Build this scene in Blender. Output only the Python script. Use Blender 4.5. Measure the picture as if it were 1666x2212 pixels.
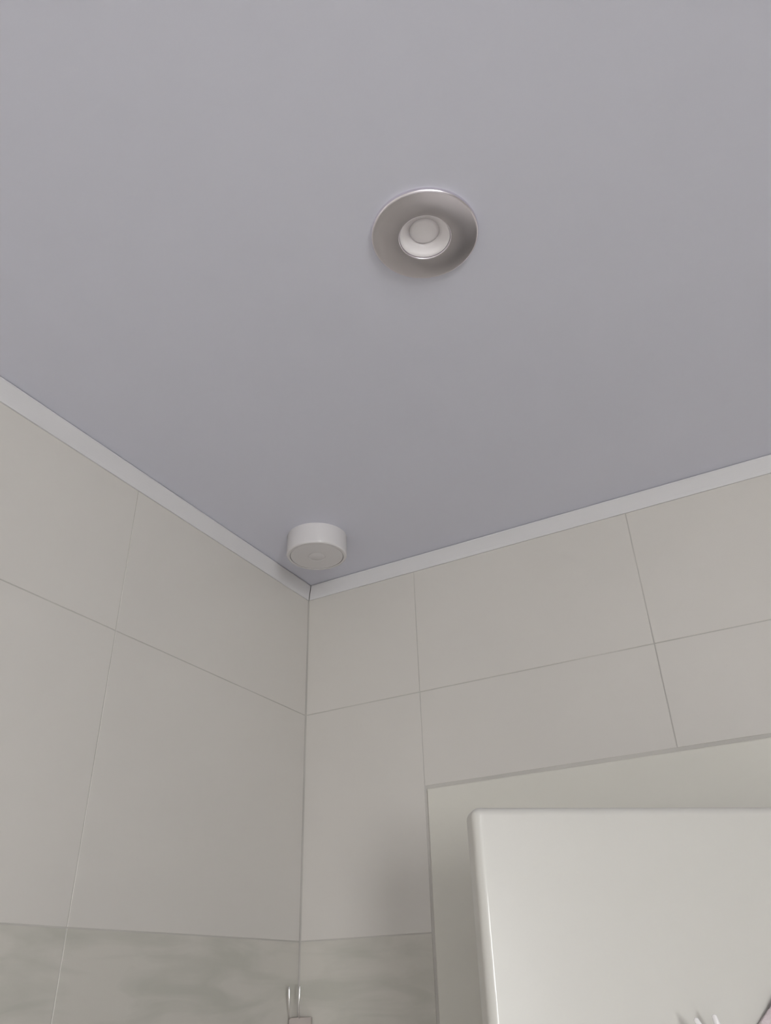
import bpy, bmesh, math, random
from mathutils import Vector, Matrix

for o in list(bpy.data.objects):
    bpy.data.objects.remove(o)
random.seed(4)
scene = bpy.context.scene
COL = scene.collection

# ------------------------------------------------------------------ camera
# world: room corner at x=0, y=0; left wall is x=0 (room at x>0),
# right wall is y=0 (room at y<0); floor z=0.
CAM_Z = 1.78
CEIL = CAM_Z + 0.69
CAM = Vector((0.8004, -1.1631, CAM_Z))
F_PX, PITCH, YAW, ROLL = 1687.4, 0.5526, 0.4909, -0.0330
fwd0 = Vector((-math.sin(YAW), math.cos(YAW), 0))
rgt = Vector((math.cos(YAW), math.sin(YAW), 0))
zz = Vector((0, 0, 1))
fwd = fwd0 * math.cos(PITCH) + zz * math.sin(PITCH)
up = -fwd0 * math.sin(PITCH) + zz * math.cos(PITCH)
r2 = rgt * math.cos(ROLL) + up * math.sin(ROLL)
u2 = -rgt * math.sin(ROLL) + up * math.cos(ROLL)
cd = bpy.data.cameras.new('camera')
cam = bpy.data.objects.new('camera', cd)
COL.objects.link(cam)
cd.sensor_fit = 'VERTICAL'
cd.sensor_height = 36.0
cd.lens = 36.0 * F_PX / 2212.0
cd.clip_start = 0.01
cam.matrix_world = Matrix(((r2.x, u2.x, -fwd.x, CAM.x), (r2.y, u2.y, -fwd.y, CAM.y),
                           (r2.z, u2.z, -fwd.z, CAM.z), (0, 0, 0, 1)))
scene.camera = cam

# ------------------------------------------------------------------ world, exposure
w = bpy.data.worlds.new('world')
scene.world = w
w.use_nodes = True
w.node_tree.nodes['Background'].inputs[0].default_value = (0.80, 0.86, 1.0, 1)
w.node_tree.nodes['Background'].inputs[1].default_value = 0.6
vs = scene.view_settings
vs.view_transform = 'Standard'
vs.look = 'None'
vs.exposure = 0.0
vs.gamma = 1.0
vs.use_curve_mapping = False
ASSUMED_WINDOW_POWER = 24.0  # emission strength of the assumed, unseen window

# ------------------------------------------------------------------ helpers
def mat(name, col, rough=0.5, metal=0.0, var=0.0, scale=6.0, bump=0.0, bump_scale=80.0, coat=0.0, alpha_t=0.0):
    m = bpy.data.materials.new(name)
    m.use_nodes = True
    nt = m.node_tree
    b = nt.nodes['Principled BSDF']
    b.inputs['Roughness'].default_value = rough
    b.inputs['Metallic'].default_value = metal
    b.inputs['Coat Weight'].default_value = coat
    b.inputs['Transmission Weight'].default_value = alpha_t
    tc = nt.nodes.new('ShaderNodeTexCoord')
    n = nt.nodes.new('ShaderNodeTexNoise')
    n.inputs['Scale'].default_value = scale
    n.inputs['Detail'].default_value = 4
    nt.links.new(tc.outputs['Object'], n.inputs['Vector'])
    r = nt.nodes.new('ShaderNodeValToRGB')
    r.color_ramp.elements[0].position = 0.3
    r.color_ramp.elements[1].position = 0.7
    r.color_ramp.elements[0].color = [c * (1 - var) for c in col] + [1]
    r.color_ramp.elements[1].color = [min(1, c * (1 + var)) for c in col] + [1]
    nt.links.new(n.outputs['Fac'], r.inputs['Fac'])
    nt.links.new(r.outputs['Color'], b.inputs['Base Color'])
    if bump:
        n2 = nt.nodes.new('ShaderNodeTexNoise')
        n2.inputs['Scale'].default_value = bump_scale
        n2.inputs['Detail'].default_value = 3
        nt.links.new(tc.outputs['Object'], n2.inputs['Vector'])
        bp = nt.nodes.new('ShaderNodeBump')
        bp.inputs['Strength'].default_value = bump
        bp.inputs['Distance'].default_value = 0.002
        nt.links.new(n2.outputs['Fac'], bp.inputs['Height'])
        nt.links.new(bp.outputs['Normal'], b.inputs['Normal'])
    return m


def marble(name, col, dark, rough=0.3):
    """grey-green ceramic with horizontal smoky veins"""
    m = mat(name, col, rough)
    nt = m.node_tree
    b = nt.nodes['Principled BSDF']
    tc = nt.nodes.new('ShaderNodeTexCoord')
    mp = nt.nodes.new('ShaderNodeMapping')
    mp.inputs['Scale'].default_value = (3.2, 3.2, 15.0)
    mp.inputs['Rotation'].default_value = (0.10, 0.06, 0)
    n = nt.nodes.new('ShaderNodeTexNoise')
    n.inputs['Scale'].default_value = 2.2
    n.inputs['Detail'].default_value = 5
    n.inputs['Distortion'].default_value = 0.7
    nt.links.new(tc.outputs['Object'], mp.inputs['Vector'])
    nt.links.new(mp.outputs['Vector'], n.inputs['Vector'])
    n2 = nt.nodes.new('ShaderNodeTexNoise')
    n2.inputs['Scale'].default_value = 9.0
    n2.inputs['Detail'].default_value = 2
    nt.links.new(tc.outputs['Object'], n2.inputs['Vector'])
    mx = nt.nodes.new('ShaderNodeMath')
    mx.operation = 'MULTIPLY_ADD'
    mx.inputs[1].default_value = 0.5
    nt.links.new(n2.outputs['Fac'], mx.inputs[0])
    nt.links.new(n.outputs['Fac'], mx.inputs[2])
    r = nt.nodes.new('ShaderNodeValToRGB')
    r.color_ramp.elements[0].position = 0.58
    r.color_ramp.elements[1].position = 0.86
    r.color_ramp.elements[0].color = list(dark) + [1]
    r.color_ramp.elements[1].color = list(col) + [1]
    nt.links.new(mx.outputs[0], r.inputs['Fac'])
    nt.links.new(r.outputs['Color'], b.inputs['Base Color'])
    return m


M = {
    'ceiling': mat('ceiling_paint', (0.69, 0.69, 0.78), 0.6, var=0.012, scale=2.0, bump=0.03, bump_scale=220),
    'cornice': mat('cornice_plastic', (0.67, 0.655, 0.67), 0.38, var=0.01),
    'tile': mat('cream_tile_glaze', (0.645, 0.613, 0.577), 0.30, var=0.02, scale=3.0, bump=0.02, bump_scale=30),
    'tile_low': marble('grey_green_marbled_glaze', (0.595, 0.565, 0.517), (0.505, 0.49, 0.44)),
    'grout': mat('grout', (0.53, 0.505, 0.475), 0.9, var=0.13, scale=5.0, bump=0.1),
    'paint': mat('white_wall_paint', (0.68, 0.66, 0.63), 0.7, var=0.01),
    'floor': mat('grey_floor_tile', (0.80, 0.78, 0.76), 0.45, var=0.05),
    'frame': mat('door_frame_lacquer', (0.69, 0.665, 0.605), 0.42, var=0.008),
    'door': mat('white_door_lacquer', (0.655, 0.635, 0.595), 0.28, var=0.006, coat=0.3),
    'nickel': mat('satin_nickel', (0.82, 0.78, 0.83), 0.26, 1.0, var=0.01),
    'chrome': mat('bright_chrome', (0.93, 0.92, 0.91), 0.22, 1.0),
    'reflector': mat('white_reflector', (0.84, 0.80, 0.82), 0.35),
    'lens': mat('frosted_lens', (0.86, 0.82, 0.84), 0.3, coat=0.4),
    'plastic': mat('white_plastic', (0.67, 0.645, 0.655), 0.14, var=0.006),
    'corner_block': mat('beige_block', (0.43, 0.375, 0.345), 0.6),
    'bright_stroke': mat('polished_steel', (0.97, 0.96, 0.95), 0.35, 1.0),
    'enamel': mat('white_enamel', (0.95, 0.92, 0.92), 0.12, coat=0.6),
    'mauve_sheet': mat('mauve_matte', (0.72, 0.62, 0.64), 0.95, var=0.03, scale=30, bump=0.6, bump_scale=500),
    'upvc': mat('white_upvc', (0.82, 0.82, 0.82), 0.35),
}
glow_pane = bpy.data.materials.new('emissive_frosted_glass')
glow_pane.use_nodes = True
pb = glow_pane.node_tree.nodes['Principled BSDF']
pb.inputs['Base Color'].default_value = (0.9, 0.93, 0.95, 1)
pb.inputs['Roughness'].default_value = 0.5
pb.inputs['Emission Color'].default_value = (0.98, 1.0, 0.985, 1)
pb.inputs['Emission Strength'].default_value = ASSUMED_WINDOW_POWER  # glowing glass added as the room's light source
M['glow_pane'] = glow_pane


def tag(o, label=None, cat=None, kind=None, group=None):
    if label: o['label'] = label
    if cat: o['category'] = cat
    if kind: o['kind'] = kind
    if group: o['group'] = group
    return o


def obj(name, bm, m, parent=None, smooth=False, bevel=0.0, seg=3):
    bmesh.ops.recalc_face_normals(bm, faces=bm.faces)
    me = bpy.data.meshes.new(name)
    bm.to_mesh(me)
    bm.free()
    me.materials.append(M[m])
    o = bpy.data.objects.new(name, me)
    COL.objects.link(o)
    if parent: o.parent = parent
    if smooth:
        for p in me.polygons: p.use_smooth = True
    if bevel:
        b = o.modifiers.new('bevel', 'BEVEL')
        b.width = bevel
        b.segments = seg
        b.limit_method = 'ANGLE'
        for p in me.polygons: p.use_smooth = True
        wn = o.modifiers.new('wn', 'WEIGHTED_NORMAL')
        wn.keep_sharp = True
    return o


def empty(name, loc=(0, 0, 0), rz=0.0):
    o = bpy.data.objects.new(name, None)
    COL.objects.link(o)
    o.location = loc
    o.rotation_euler = (0, 0, rz)
    o.empty_display_size = 0.05
    return o


def box(bm, x0, x1, y0, y1, z0, z1):
    v = [bm.verts.new((x, y, z)) for z in (z0, z1) for y in (y0, y1) for x in (x0, x1)]
    for f in ((0, 2, 3, 1), (4, 5, 7, 6), (0, 1, 5, 4), (2, 6, 7, 3), (0, 4, 6, 2), (1, 3, 7, 5)):
        bm.faces.new([v[i] for i in f])
    return bm


def B(*a): return box(bmesh.new(), *a)


def lathe(prof, n=64, cap0=False, cap1=False, bm=None):
    """revolve (radius, z) profile about z"""
    bm = bm or bmesh.new()
    rings = []
    for r, z in prof:
        rings.append([bm.verts.new((r * math.cos(2 * math.pi * i / n), r * math.sin(2 * math.pi * i / n), z)) for i in range(n)])
    for a, b in zip(rings, rings[1:]):
        for i in range(n):
            bm.faces.new((a[i], a[(i + 1) % n], b[(i + 1) % n], b[i]))
    if cap0: bm.faces.new(rings[0])
    if cap1: bm.faces.new(rings[-1])
    return bm


def tube(pts, rads, n=14, bm=None):
    bm = bm or bmesh.new()
    rings = []
    P = [Vector(p) for p in pts]
    for i, p in enumerate(P):
        t = (P[min(i + 1, len(P) - 1)] - P[max(i - 1, 0)]).normalized()
        a = t.orthogonal().normalized() if i == 0 else (a_prev - t * a_prev.dot(t)).normalized()
        a_prev = a
        b = t.cross(a)
        rings.append([bm.verts.new(p + (a * math.cos(2 * math.pi * k / n) + b * math.sin(2 * math.pi * k / n)) * rads[i]) for k in range(n)])
    for a, b in zip(rings, rings[1:]):
        for k in range(n):
            bm.faces.new((a[k], a[(k + 1) % n], b[(k + 1) % n], b[k]))
    bm.faces.new(rings[0])
    bm.faces.new(rings[-1])
    return bm


# ------------------------------------------------------------------ room shell
RX, RY = 2.75, -3.60            # room extents
T = 0.007                       # tile thickness
# door frame outer rectangle on the right wall
FX0, FX1, FZ1 = 0.237, 1.068, CAM_Z + 0.2763
OX0, OX1, OZ1 = 0.348, 0.958, CAM_Z + 0.172
GAP = 0.005

# floor, extended into the hallway behind the door
fl = tag(obj('floor', B(-0.15, RX + 0.15, RY - 0.15, 1.35, -0.06, 0.0), 'floor'), 'grey tiled bathroom floor', 'floor', 'structure')

# ceiling with a round cut-out for the spotlight
SX, SY, HOLE = 0.5838, -0.6485, 0.036
bm = bmesh.new()
N = 48
z = CEIL
x0, x1, y0, y1 = -0.15, RX + 0.15, RY - 0.15, 1.35
hole = []
sq = []
for i in range(N):
    a = 2 * math.pi * i / N
    c, s = math.cos(a), math.sin(a)
    k = 0.15 / max(abs(c), abs(s))
    hole.append((SX + HOLE * c, SY + HOLE * s))
    sq.append((SX + k * c, SY + k * s))
hv = [bm.verts.new((p[0], p[1], z)) for p in hole]
ht = [bm.verts.new((p[0], p[1], z + 0.05)) for p in hole]
sv = [bm.verts.new((p[0], p[1], z)) for p in sq]
for i in range(N):
    j = (i + 1) % N
    bm.faces.new((hv[i], hv[j], sv[j], sv[i]))
    bm.faces.new((hv[i], ht[i], ht[j], hv[j]))
bm.faces.new(ht)
oc = [bm.verts.new(p + (z,)) for p in ((x1, y1), (x0, y1), (x0, y0), (x1, y0))]
ci = [N // 8, 3 * N // 8, 5 * N // 8, 7 * N // 8]
for q in range(4):
    a, b = ci[q], ci[(q + 1) % 4]
    idx = []
    i = a
    while True:
        idx.append(i)
        if i == b: break
        i = (i + 1) % N
    bm.faces.new([sv[i] for i in idx] + [oc[(q + 1) % 4], oc[q]])
tops = [bm.verts.new(p + (z + 0.12,)) for p in ((x1, y1), (x0, y1), (x0, y0), (x1, y0))]
bm.faces.new(tops)
for q in range(4):
    bm.faces.new((oc[q], oc[(q + 1) % 4], tops[(q + 1) % 4], tops[q]))
tag(obj('ceiling', bm, 'ceiling'), 'smooth pale lilac-grey painted ceiling', 'ceiling', 'structure')

# wall bodies (grout bed set back behind the tile faces)
wall_l = tag(obj('wall_left', B(-0.12, -0.0007, RY, 0.12, 0, CEIL), 'grout'),
             'left bathroom wall covered in large cream tiles', 'wall', 'structure')
bm = bmesh.new()
box(bm, -0.0015, FX0 + 0.03, 0.0007, 0.12, 0, CEIL)
box(bm, FX1 - 0.03, RX, 0.0007, 0.12, 0, CEIL)
box(bm, FX0 + 0.03, FX1 - 0.03, 0.0007, 0.12, FZ1 - 0.03, CEIL)
wall_r = tag(obj('wall_right', bm, 'grout'), 'right bathroom wall of cream tiles around the door', 'wall', 'structure')
tag(obj('wall_rear', B(-0.12, RX + 0.12, RY - 0.12, RY, 0, CEIL), 'paint'), 'plain painted wall behind the camera', 'wall', 'structure')
# wall beside the camera with an opening for the assumed window
WY0, WY1, WZ0, WZ1 = -3.35, -2.45, 1.15, 2.20
bm = bmesh.new()
box(bm, RX, RX + 0.12, RY, WY0, 0, CEIL)
box(bm, RX, RX + 0.12, WY1, 0.12, 0, CEIL)
box(bm, RX, RX + 0.12, WY0, WY1, 0, WZ0)
box(bm, RX, RX + 0.12, WY0, WY1, WZ1, CEIL)
tag(obj('wall_near', bm, 'paint'), 'plain painted wall with an assumed unseen window to the right of the camera', 'wall', 'structure')
# hallway beyond the door
bm = bmesh.new()
box(bm, -0.12, RX + 0.12, 1.2, 1.32, 0, CEIL)
box(bm, -0.12, 0.0, 0.12, 1.2, 0, CEIL)
box(bm, RX, RX + 0.12, 0.12, 1.2, 0, CEIL)
tag(obj('wall_hallway', bm, 'paint'), 'plain painted hallway walls beyond the door', 'wall', 'structure')


# ------------------------------------------------------------------ tiles
def tile_poly(poly, place, m, parent):
    """poly: CCW 2D outline (s, z) on the wall; place(s, z, d) -> xyz, d = depth behind the face"""
    n = len(poly)
    c = 0.0002
    P = [Vector(p) for p in poly]
    area = sum(P[i].x * P[(i + 1) % n].y - P[(i + 1) % n].x * P[i].y for i in range(n))
    sgn = 1 if area > 0 else -1
    inset = []
    for i in range(n):
        e0 = (P[i] - P[i - 1]).normalized()
        e1 = (P[(i + 1) % n] - P[i]).normalized()
        n0 = Vector((-e0.y, e0.x)) * sgn
        n1 = Vector((-e1.y, e1.x)) * sgn
        inset.append(P[i] + (n0 + n1) * c)
    bm = bmesh.new()
    f = [bm.verts.new(place(p.x, p.y, 0)) for p in inset]
    k = [bm.verts.new(place(p.x, p.y, 0.0002)) for p in P]
    b = [bm.verts.new(place(p.x, p.y, T)) for p in P]
    bm.faces.new(f)
    for i in range(n):
        j = (i + 1) % n
        bm.faces.new((f[i], f[j], k[j], k[i]))
        bm.faces.new((k[i], k[j], b[j], b[i]))
    o = obj('tile', bm, m, parent)
    return o


def lippage(s):   # neighbouring tiles sit a hair proud or shy of each other
    return random.uniform(-0.0001, 0.0001)


g = 0.0009     # half joint
rows = [CAM_Z + 0.672, CAM_Z + 0.4354, CAM_Z + 0.0741]
while rows[-1] > 0.02:
    rows.append(max(0.0, rows[-1] - 0.3613))
cols_l = [0.0022, 0.4641]
while cols_l[-1] < -RY - 0.02:
    cols_l.append(min(-RY, cols_l[-1] + 0.41))
for r in range(len(rows) - 1):
    zt, zb = rows[r] - g, rows[r + 1] + g
    for c in range(len(cols_l) - 1):
        s0, s1 = cols_l[c] + (g if c else 0), cols_l[c + 1] - g
        d0 = lippage(0)
        tile_poly([(s0, zb), (s1, zb), (s1, zt), (s0, zt)],
                  lambda s, z, d, d0=d0: (-d + d0, -s, z), 'tile' if r < 2 else 'tile_low', wall_l)
cols_r = [0.0022, 0.2332, 0.6277, 1.0222, 1.4167, 1.8112, 2.2057, 2.6002, RX]
DX0, DX1, DZ = FX0 - 0.0025, FX1 + GAP, FZ1 + GAP
for r in range(len(rows) - 1):
    zt, zb = rows[r] - g, rows[r + 1] + g
    for c in range(len(cols_r) - 1):
        s0, s1 = cols_r[c] + (g if c else 0), cols_r[c + 1] - g
        d0 = lippage(0)
        pl = lambda s, z, d, d0=d0: (s, d - d0, z)
        m = 'tile' if r < 2 else 'tile_low'
        if s1 <= DX0 or s0 >= DX1 or zb >= DZ:
            poly = [(s0, zb), (s1, zb), (s1, zt), (s0, zt)]
        else:
            left, right = s0 < DX0 - 0.004, s1 > DX1 + 0.004
            if zt > DZ:
                if left: poly = [(s0, zb), (DX0, zb), (DX0, DZ), (s1, DZ), (s1, zt), (s0, zt)]
                elif right: poly = [(s0, DZ), (DX1, DZ), (DX1, zb), (s1, zb), (s1, zt), (s0, zt)]
                else: poly = [(s0, DZ), (s1, DZ), (s1, zt), (s0, zt)]
            else:
                if left: poly = [(s0, zb), (DX0, zb), (DX0, zt), (s0, zt)]
                elif right: poly = [(DX1, zb), (s1, zb), (s1, zt), (DX1, zt)]
                else: continue
        tile_poly(poly, pl, m, wall_r)

# ------------------------------------------------------------------ cornice strips under the ceiling
CP, CH = 0.014, CEIL - (CAM_Z + 0.6642)
def cornice(name, along_x, length, label):
    prof = [(-0.001, 0.0), (-0.001, -CH), (0.0025, -CH), (0.0032, -CH + 0.0015)]
    for i in range(1, 7):                      # shallow cove
        t = i / 6
        prof.append((0.0032 + (CP - 0.0032) * t ** 1.25, -CH + 0.0015 + (CH - 0.005) * t))
    prof.append((CP, -0.0012))
    prof.append((CP - 0.002, -0.0004))
    prof.append((CP - 0.004, 0.0))
    bm = bmesh.new()
    A, Bv = [], []
    for d, z in prof:
        if along_x:
            A.append(bm.verts.new((max(d, 0) + 0.0010, -d, CEIL + z)))
            Bv.append(bm.verts.new((length, -d, CEIL + z)))
        else:
            A.append(bm.verts.new((d, -max(d, 0) - 0.0010, CEIL + z)))
            Bv.append(bm.verts.new((d, -length, CEIL + z)))
    n = len(prof)
    for i in range(n):
        bm.faces.new((A[i], A[(i + 1) % n], Bv[(i + 1) % n], Bv[i]))
    bm.faces.new(A)
    bm.faces.new(Bv)
    return tag(obj(name, bm, 'cornice'), label, 'trim', 'structure')
cornice('trim_1', False, -RY, 'white cornice strip along the top of the left tiled wall')
cornice('trim_2', True, RX, 'white cornice strip along the top of the right tiled wall above the door')

# ------------------------------------------------------------------ assumed window behind the camera, unseen, added to light the room
win = tag(empty('assumed_window_1', (RX, (WY0 + WY1) / 2, WZ0), math.pi / 2), 'assumed unseen frosted white-framed window behind the camera, glowing to light the room', 'window', 'structure')
hw, hh = (WY1 - WY0) / 2, WZ1 - WZ0
for a in ((-hw, hw, -0.08, -0.03, 0, 0.05), (-hw, hw, -0.08, -0.03, hh - 0.05, hh),
          (-hw, -hw + 0.05, -0.08, -0.03, 0.05, hh - 0.05), (hw - 0.05, hw, -0.08, -0.03, 0.05, hh - 0.05)):
    obj('assumed_window_frame', B(*a), 'upvc', win, bevel=0.004)
obj('glow_pane', B(-hw + 0.045, hw - 0.045, -0.062, -0.054, 0.045, hh - 0.045), 'glow_pane', win)  # emissive sheet of the assumed window, lights the whole room
obj('assumed_window_sill', B(-hw, hw, -0.03, 0.03, -0.025, -0.001), 'upvc', win, bevel=0.004)

# ------------------------------------------------------------------ door
door = tag(empty('door_1', (0, 0, 0)), 'plain white door standing ajar inside its flat cream frame', 'door', 'structure')
FY = -0.0025
bm = bmesh.new()
ou = [(FX0, 0), (OX0, 0), (OX0, OZ1), (OX1, OZ1), (OX1, 0), (FX1, 0), (FX1, FZ1), (FX0, FZ1)]
va = [bm.verts.new((x, FY, z)) for x, z in ou]
vb = [bm.verts.new((x, 0.13, z)) for x, z in ou]
bm.faces.new(va); bm.faces.new(vb)
for i in range(8):
    bm.faces.new((va[i], va[(i + 1) % 8], vb[(i + 1) % 8], vb[i]))
obj('door_frame', bm, 'frame', door, bevel=0.003)
# leaf: free top corner stands 0.37 m out from the wall, hinged on the right
LA = math.radians(36.9)
LX, LY, LZ = 0.4673, -0.370, CAM_Z + 0.164
LW = 0.612
LT = 0.036
Mleaf = Matrix.Translation((LX, LY, 0)) @ Matrix.Rotation(LA, 4, 'Z')
leaf = obj('door_leaf', B(0, LW, 0, LT, 0.008, LZ), 'door', door, bevel=0.009, seg=5)
leaf.matrix_world = Mleaf
# lever handle and hinges (below and beside the picture)
hd = obj('door_handle', tube([(0.06, -0.001, 1.03), (0.06, -0.045, 1.03), (0.07, -0.055, 1.03), (0.17, -0.055, 1.03)], [0.009] * 4), 'chrome', leaf, True)
rose = lathe([(0.025, 0), (0.025, 0.006), (0.02, 0.009)], 32, True, True)
bmesh.ops.transform(rose, matrix=Matrix.Translation((0.06, 0, 1.03)) @ Matrix.Rotation(math.radians(90), 4, 'X'), verts=rose.verts)
obj('handle_rose', rose, 'chrome', leaf)
for hz in (0.25, 1.0, 1.75):
    obj('hinge', tube([(LW + 0.004, -0.004, hz), (LW + 0.004, -0.004, hz + 0.08)], [0.006, 0.006]), 'chrome', leaf, True)


# ------------------------------------------------------------------ recessed spotlight
sp = tag(empty('recessed_spotlight', (SX, SY, CEIL)), 'round satin nickel recessed spotlight, switched off, set in the ceiling', 'spotlight')
ring = [(0.0572, 0.0), (0.0575, -0.0022)]
for i in range(1, 8):
    a = math.radians(90 * i / 7)
    ring.append((0.0575 - 0.0026 * (1 - math.cos(a)), -0.0022 - 0.0030 * math.sin(a)))
ring += [(0.044, -0.0058), (0.0287, -0.0060)]
for i in range(1, 7):
    a = math.radians(90 * i / 6)
    ring.append((0.0287 - 0.0013 * math.sin(a), -0.0060 + 0.0013 * (1 - math.cos(a))))
ring += [(0.0274, 0.004), (0.0355, 0.004), (0.0355, 0.0)]
obj('trim_ring', lathe(ring + [ring[0]], 96), 'nickel', sp, True)
obj('reflector', lathe([(0.0273, 0.0035), (0.0271, -0.0042), (0.0266, -0.0044), (0.0240, -0.0015), (0.0205, 0.0020), (0.0162, 0.0048), (0.0162, 0.014), (0.0273, 0.014), (0.0273, 0.0035)], 64), 'reflector', sp, True)
obj('lens', lathe([(0.0161, 0.010), (0.0160, 0.0047), (0.0125, 0.0030), (0.0065, 0.0020), (0.0004, 0.0017)], 48, True, True), 'lens', sp, True)

# ------------------------------------------------------------------ drum-shaped fixture in the corner
PXc, PYc, PR, PH = 0.1275, -0.1640, 0.0525, 0.038
pk = tag(empty('ceiling_fixture', (PXc, PYc, CEIL)), 'small white drum-shaped fixture mounted on the ceiling near the corner', 'ceiling fixture')
obj('body', lathe([(PR, 0.0), (PR, -PH + 0.003), (PR - 0.0008, -PH + 0.0012), (PR - 0.0025, -PH), (PR - 0.006, -PH), (PR - 0.006, -PH + 0.002), (PR - 0.006, 0.0), (PR, 0.0)], 96), 'plastic', pk, True)
obj('cover', lathe([(PR - 0.0066, -0.010), (PR - 0.0066, -PH + 0.001), (PR - 0.0075, -PH + 0.0002), (0.0150, -PH - 0.0003), (0.0147, -PH + 0.0004), (0.0142, -PH + 0.0004)], 96, True, True), 'plastic', pk, True)
obj('centre_button', lathe([(0.0138, -PH + 0.0014), (0.0138, -PH + 0.0002), (0.013, -PH - 0.0002), (0.0003, -PH - 0.0004)], 48, True, True), 'plastic', pk, True)
for o in pk.children:
    o.modifiers.new('es', 'EDGE_SPLIT').split_angle = math.radians(35)

# ------------------------------------------------------------------ two glints built as a small solid hook in the corner
hk = tag(empty('corner_glints', (0.012, -0.012, CAM_Z - 0.03)), 'tiny hook of two bright upright glints built as strokes in the tiled wall corner', 'mark')
def hob(name, bm, m, **k):
    o = obj(name, bm, m, hk, **k)
    o.matrix_parent_inverse = Matrix.Translation(hk.location).inverted()
    return o
bm = bmesh.new()
mz0, mz1 = CAM_Z - 0.050, CAM_Z - 0.026
pts = [(0.0006, -0.0006), (0.0006, -0.026), (0.0035, -0.027), (0.027, -0.0035), (0.026, -0.0006)]
a = [bm.verts.new((x, y, mz0)) for x, y in pts]
b = [bm.verts.new((x, y, mz1)) for x, y in pts]
bm.faces.new(a); bm.faces.new(b)
for i in range(5):
    bm.faces.new((a[i], a[(i + 1) % 5], b[(i + 1) % 5], b[i]))
hob('corner_block', bm, 'corner_block', bevel=0.0015)  # block added below to carry the built glints
for (ax, ay, bx_, by_) in ((0.0144, -0.0456, 0.0150, -0.0450), (0.0257, -0.0343, 0.0252, -0.0349)):
    top = Vector((ax, ay, CAM_Z + 0.0135))
    bot = Vector((bx_, by_, CAM_Z - 0.0090))
    back = Vector((bx_ - 0.0150, by_ + 0.0240, CAM_Z - 0.032))
    hob('bright_stroke', tube([top, top - Vector((0, 0, 0.0006)), top.lerp(bot, 0.2), top.lerp(bot, 0.6), bot, bot.lerp(back, 0.3) - Vector((0, 0, 0.001)), back],
                      [0.0004, 0.0014, 0.0017, 0.0015, 0.0011, 0.0008, 0.0008], 12), 'bright_stroke', smooth=True)  # each glint given a solid shape in bright steel


# ------------------------------------------------------------------ hook and towel on the door, built for unidentified streaks and tint
def on_leaf(t, d, z):            # t along the leaf from its free edge, d out from its face
    return Mleaf @ Vector((t, -d, z))
dh = tag(empty('door_streaks', on_leaf(0.205, 0, CAM_Z - 0.06)), 'white streaks built as a two-stroke hook on the door, cut by the lower picture edge', 'mark')
def dob(name, bm, m, parent, **k):
    o = obj(name, bm, m, parent, **k)
    o.matrix_parent_inverse = Matrix.Translation(parent.location).inverted()
    return o
bm = B(0.180, 0.228, -0.006, -0.0003, CAM_Z - 0.085, CAM_Z - 0.045)
bmesh.ops.transform(bm, matrix=Mleaf, verts=bm.verts)
dob('backplate', bm, 'enamel', dh, bevel=0.002)
for t0, t1, zt in ((0.1850, 0.196, -0.0265), (0.2035, 0.209, -0.0245)):
    q = [on_leaf(t0, 0.030, CAM_Z + zt), on_leaf(t0 + 0.0004, 0.030, CAM_Z + zt - 0.001), on_leaf((t0 + t1) / 2, 0.0295, CAM_Z + zt - 0.010),
         on_leaf(t1, 0.028, CAM_Z - 0.047), on_leaf(t1 + 0.001, 0.020, CAM_Z - 0.058), on_leaf(t1 + 0.001, 0.005, CAM_Z - 0.062)]
    dob('bright_stroke', tube(q, [0.0006, 0.0022, 0.0034, 0.0032, 0.003, 0.003], 14), 'enamel', dh, smooth=True)  # solid strokes for the unidentified white streaks

tw = tag(empty('mauve_sheet', on_leaf(0.308, 0.0, CAM_Z - 0.6)), 'unidentified pinkish tint built as a towel hanging on the door at the lower right', 'mauve_sheet')  # folded sheet stands in for an unidentified pinkish tint
bm = bmesh.new()
NU, NV = 48, 40
grid = []
for j in range(NV + 1):
    v = j / NV
    zc = -0.62 * v
    wd = 0.040 + 0.034 * (1 - math.exp(-v * 30))
    row = []
    for i in range(NU + 1):
        u = i / NU * 2 - 1
        edge = math.sqrt(max(0.0, 1 - u * u))
        fold = 0.5 + 0.5 * math.cos(u * 13 + 1.2 * math.sin(v * 3))
        d = 0.0015 + edge * (0.006 + 0.012 * fold * min(1, v * 5 + 0.15))
        drop = 0.030 * (abs(u) ** 1.7) * (1 - v)
        row.append(bm.verts.new(on_leaf(0.308 + u * wd, d, CAM_Z + 0.000 + zc - drop)))
    grid.append(row)
for j in range(NV):
    for i in range(NU):
        bm.faces.new((grid[j][i], grid[j][i + 1], grid[j + 1][i + 1], grid[j + 1][i]))
folded_sheet = dob('folded_sheet', bm, 'mauve_sheet', tw, smooth=True)
so = folded_sheet.modifiers.new('thickness', 'SOLIDIFY')
so.thickness = 0.0012
so.offset = 1
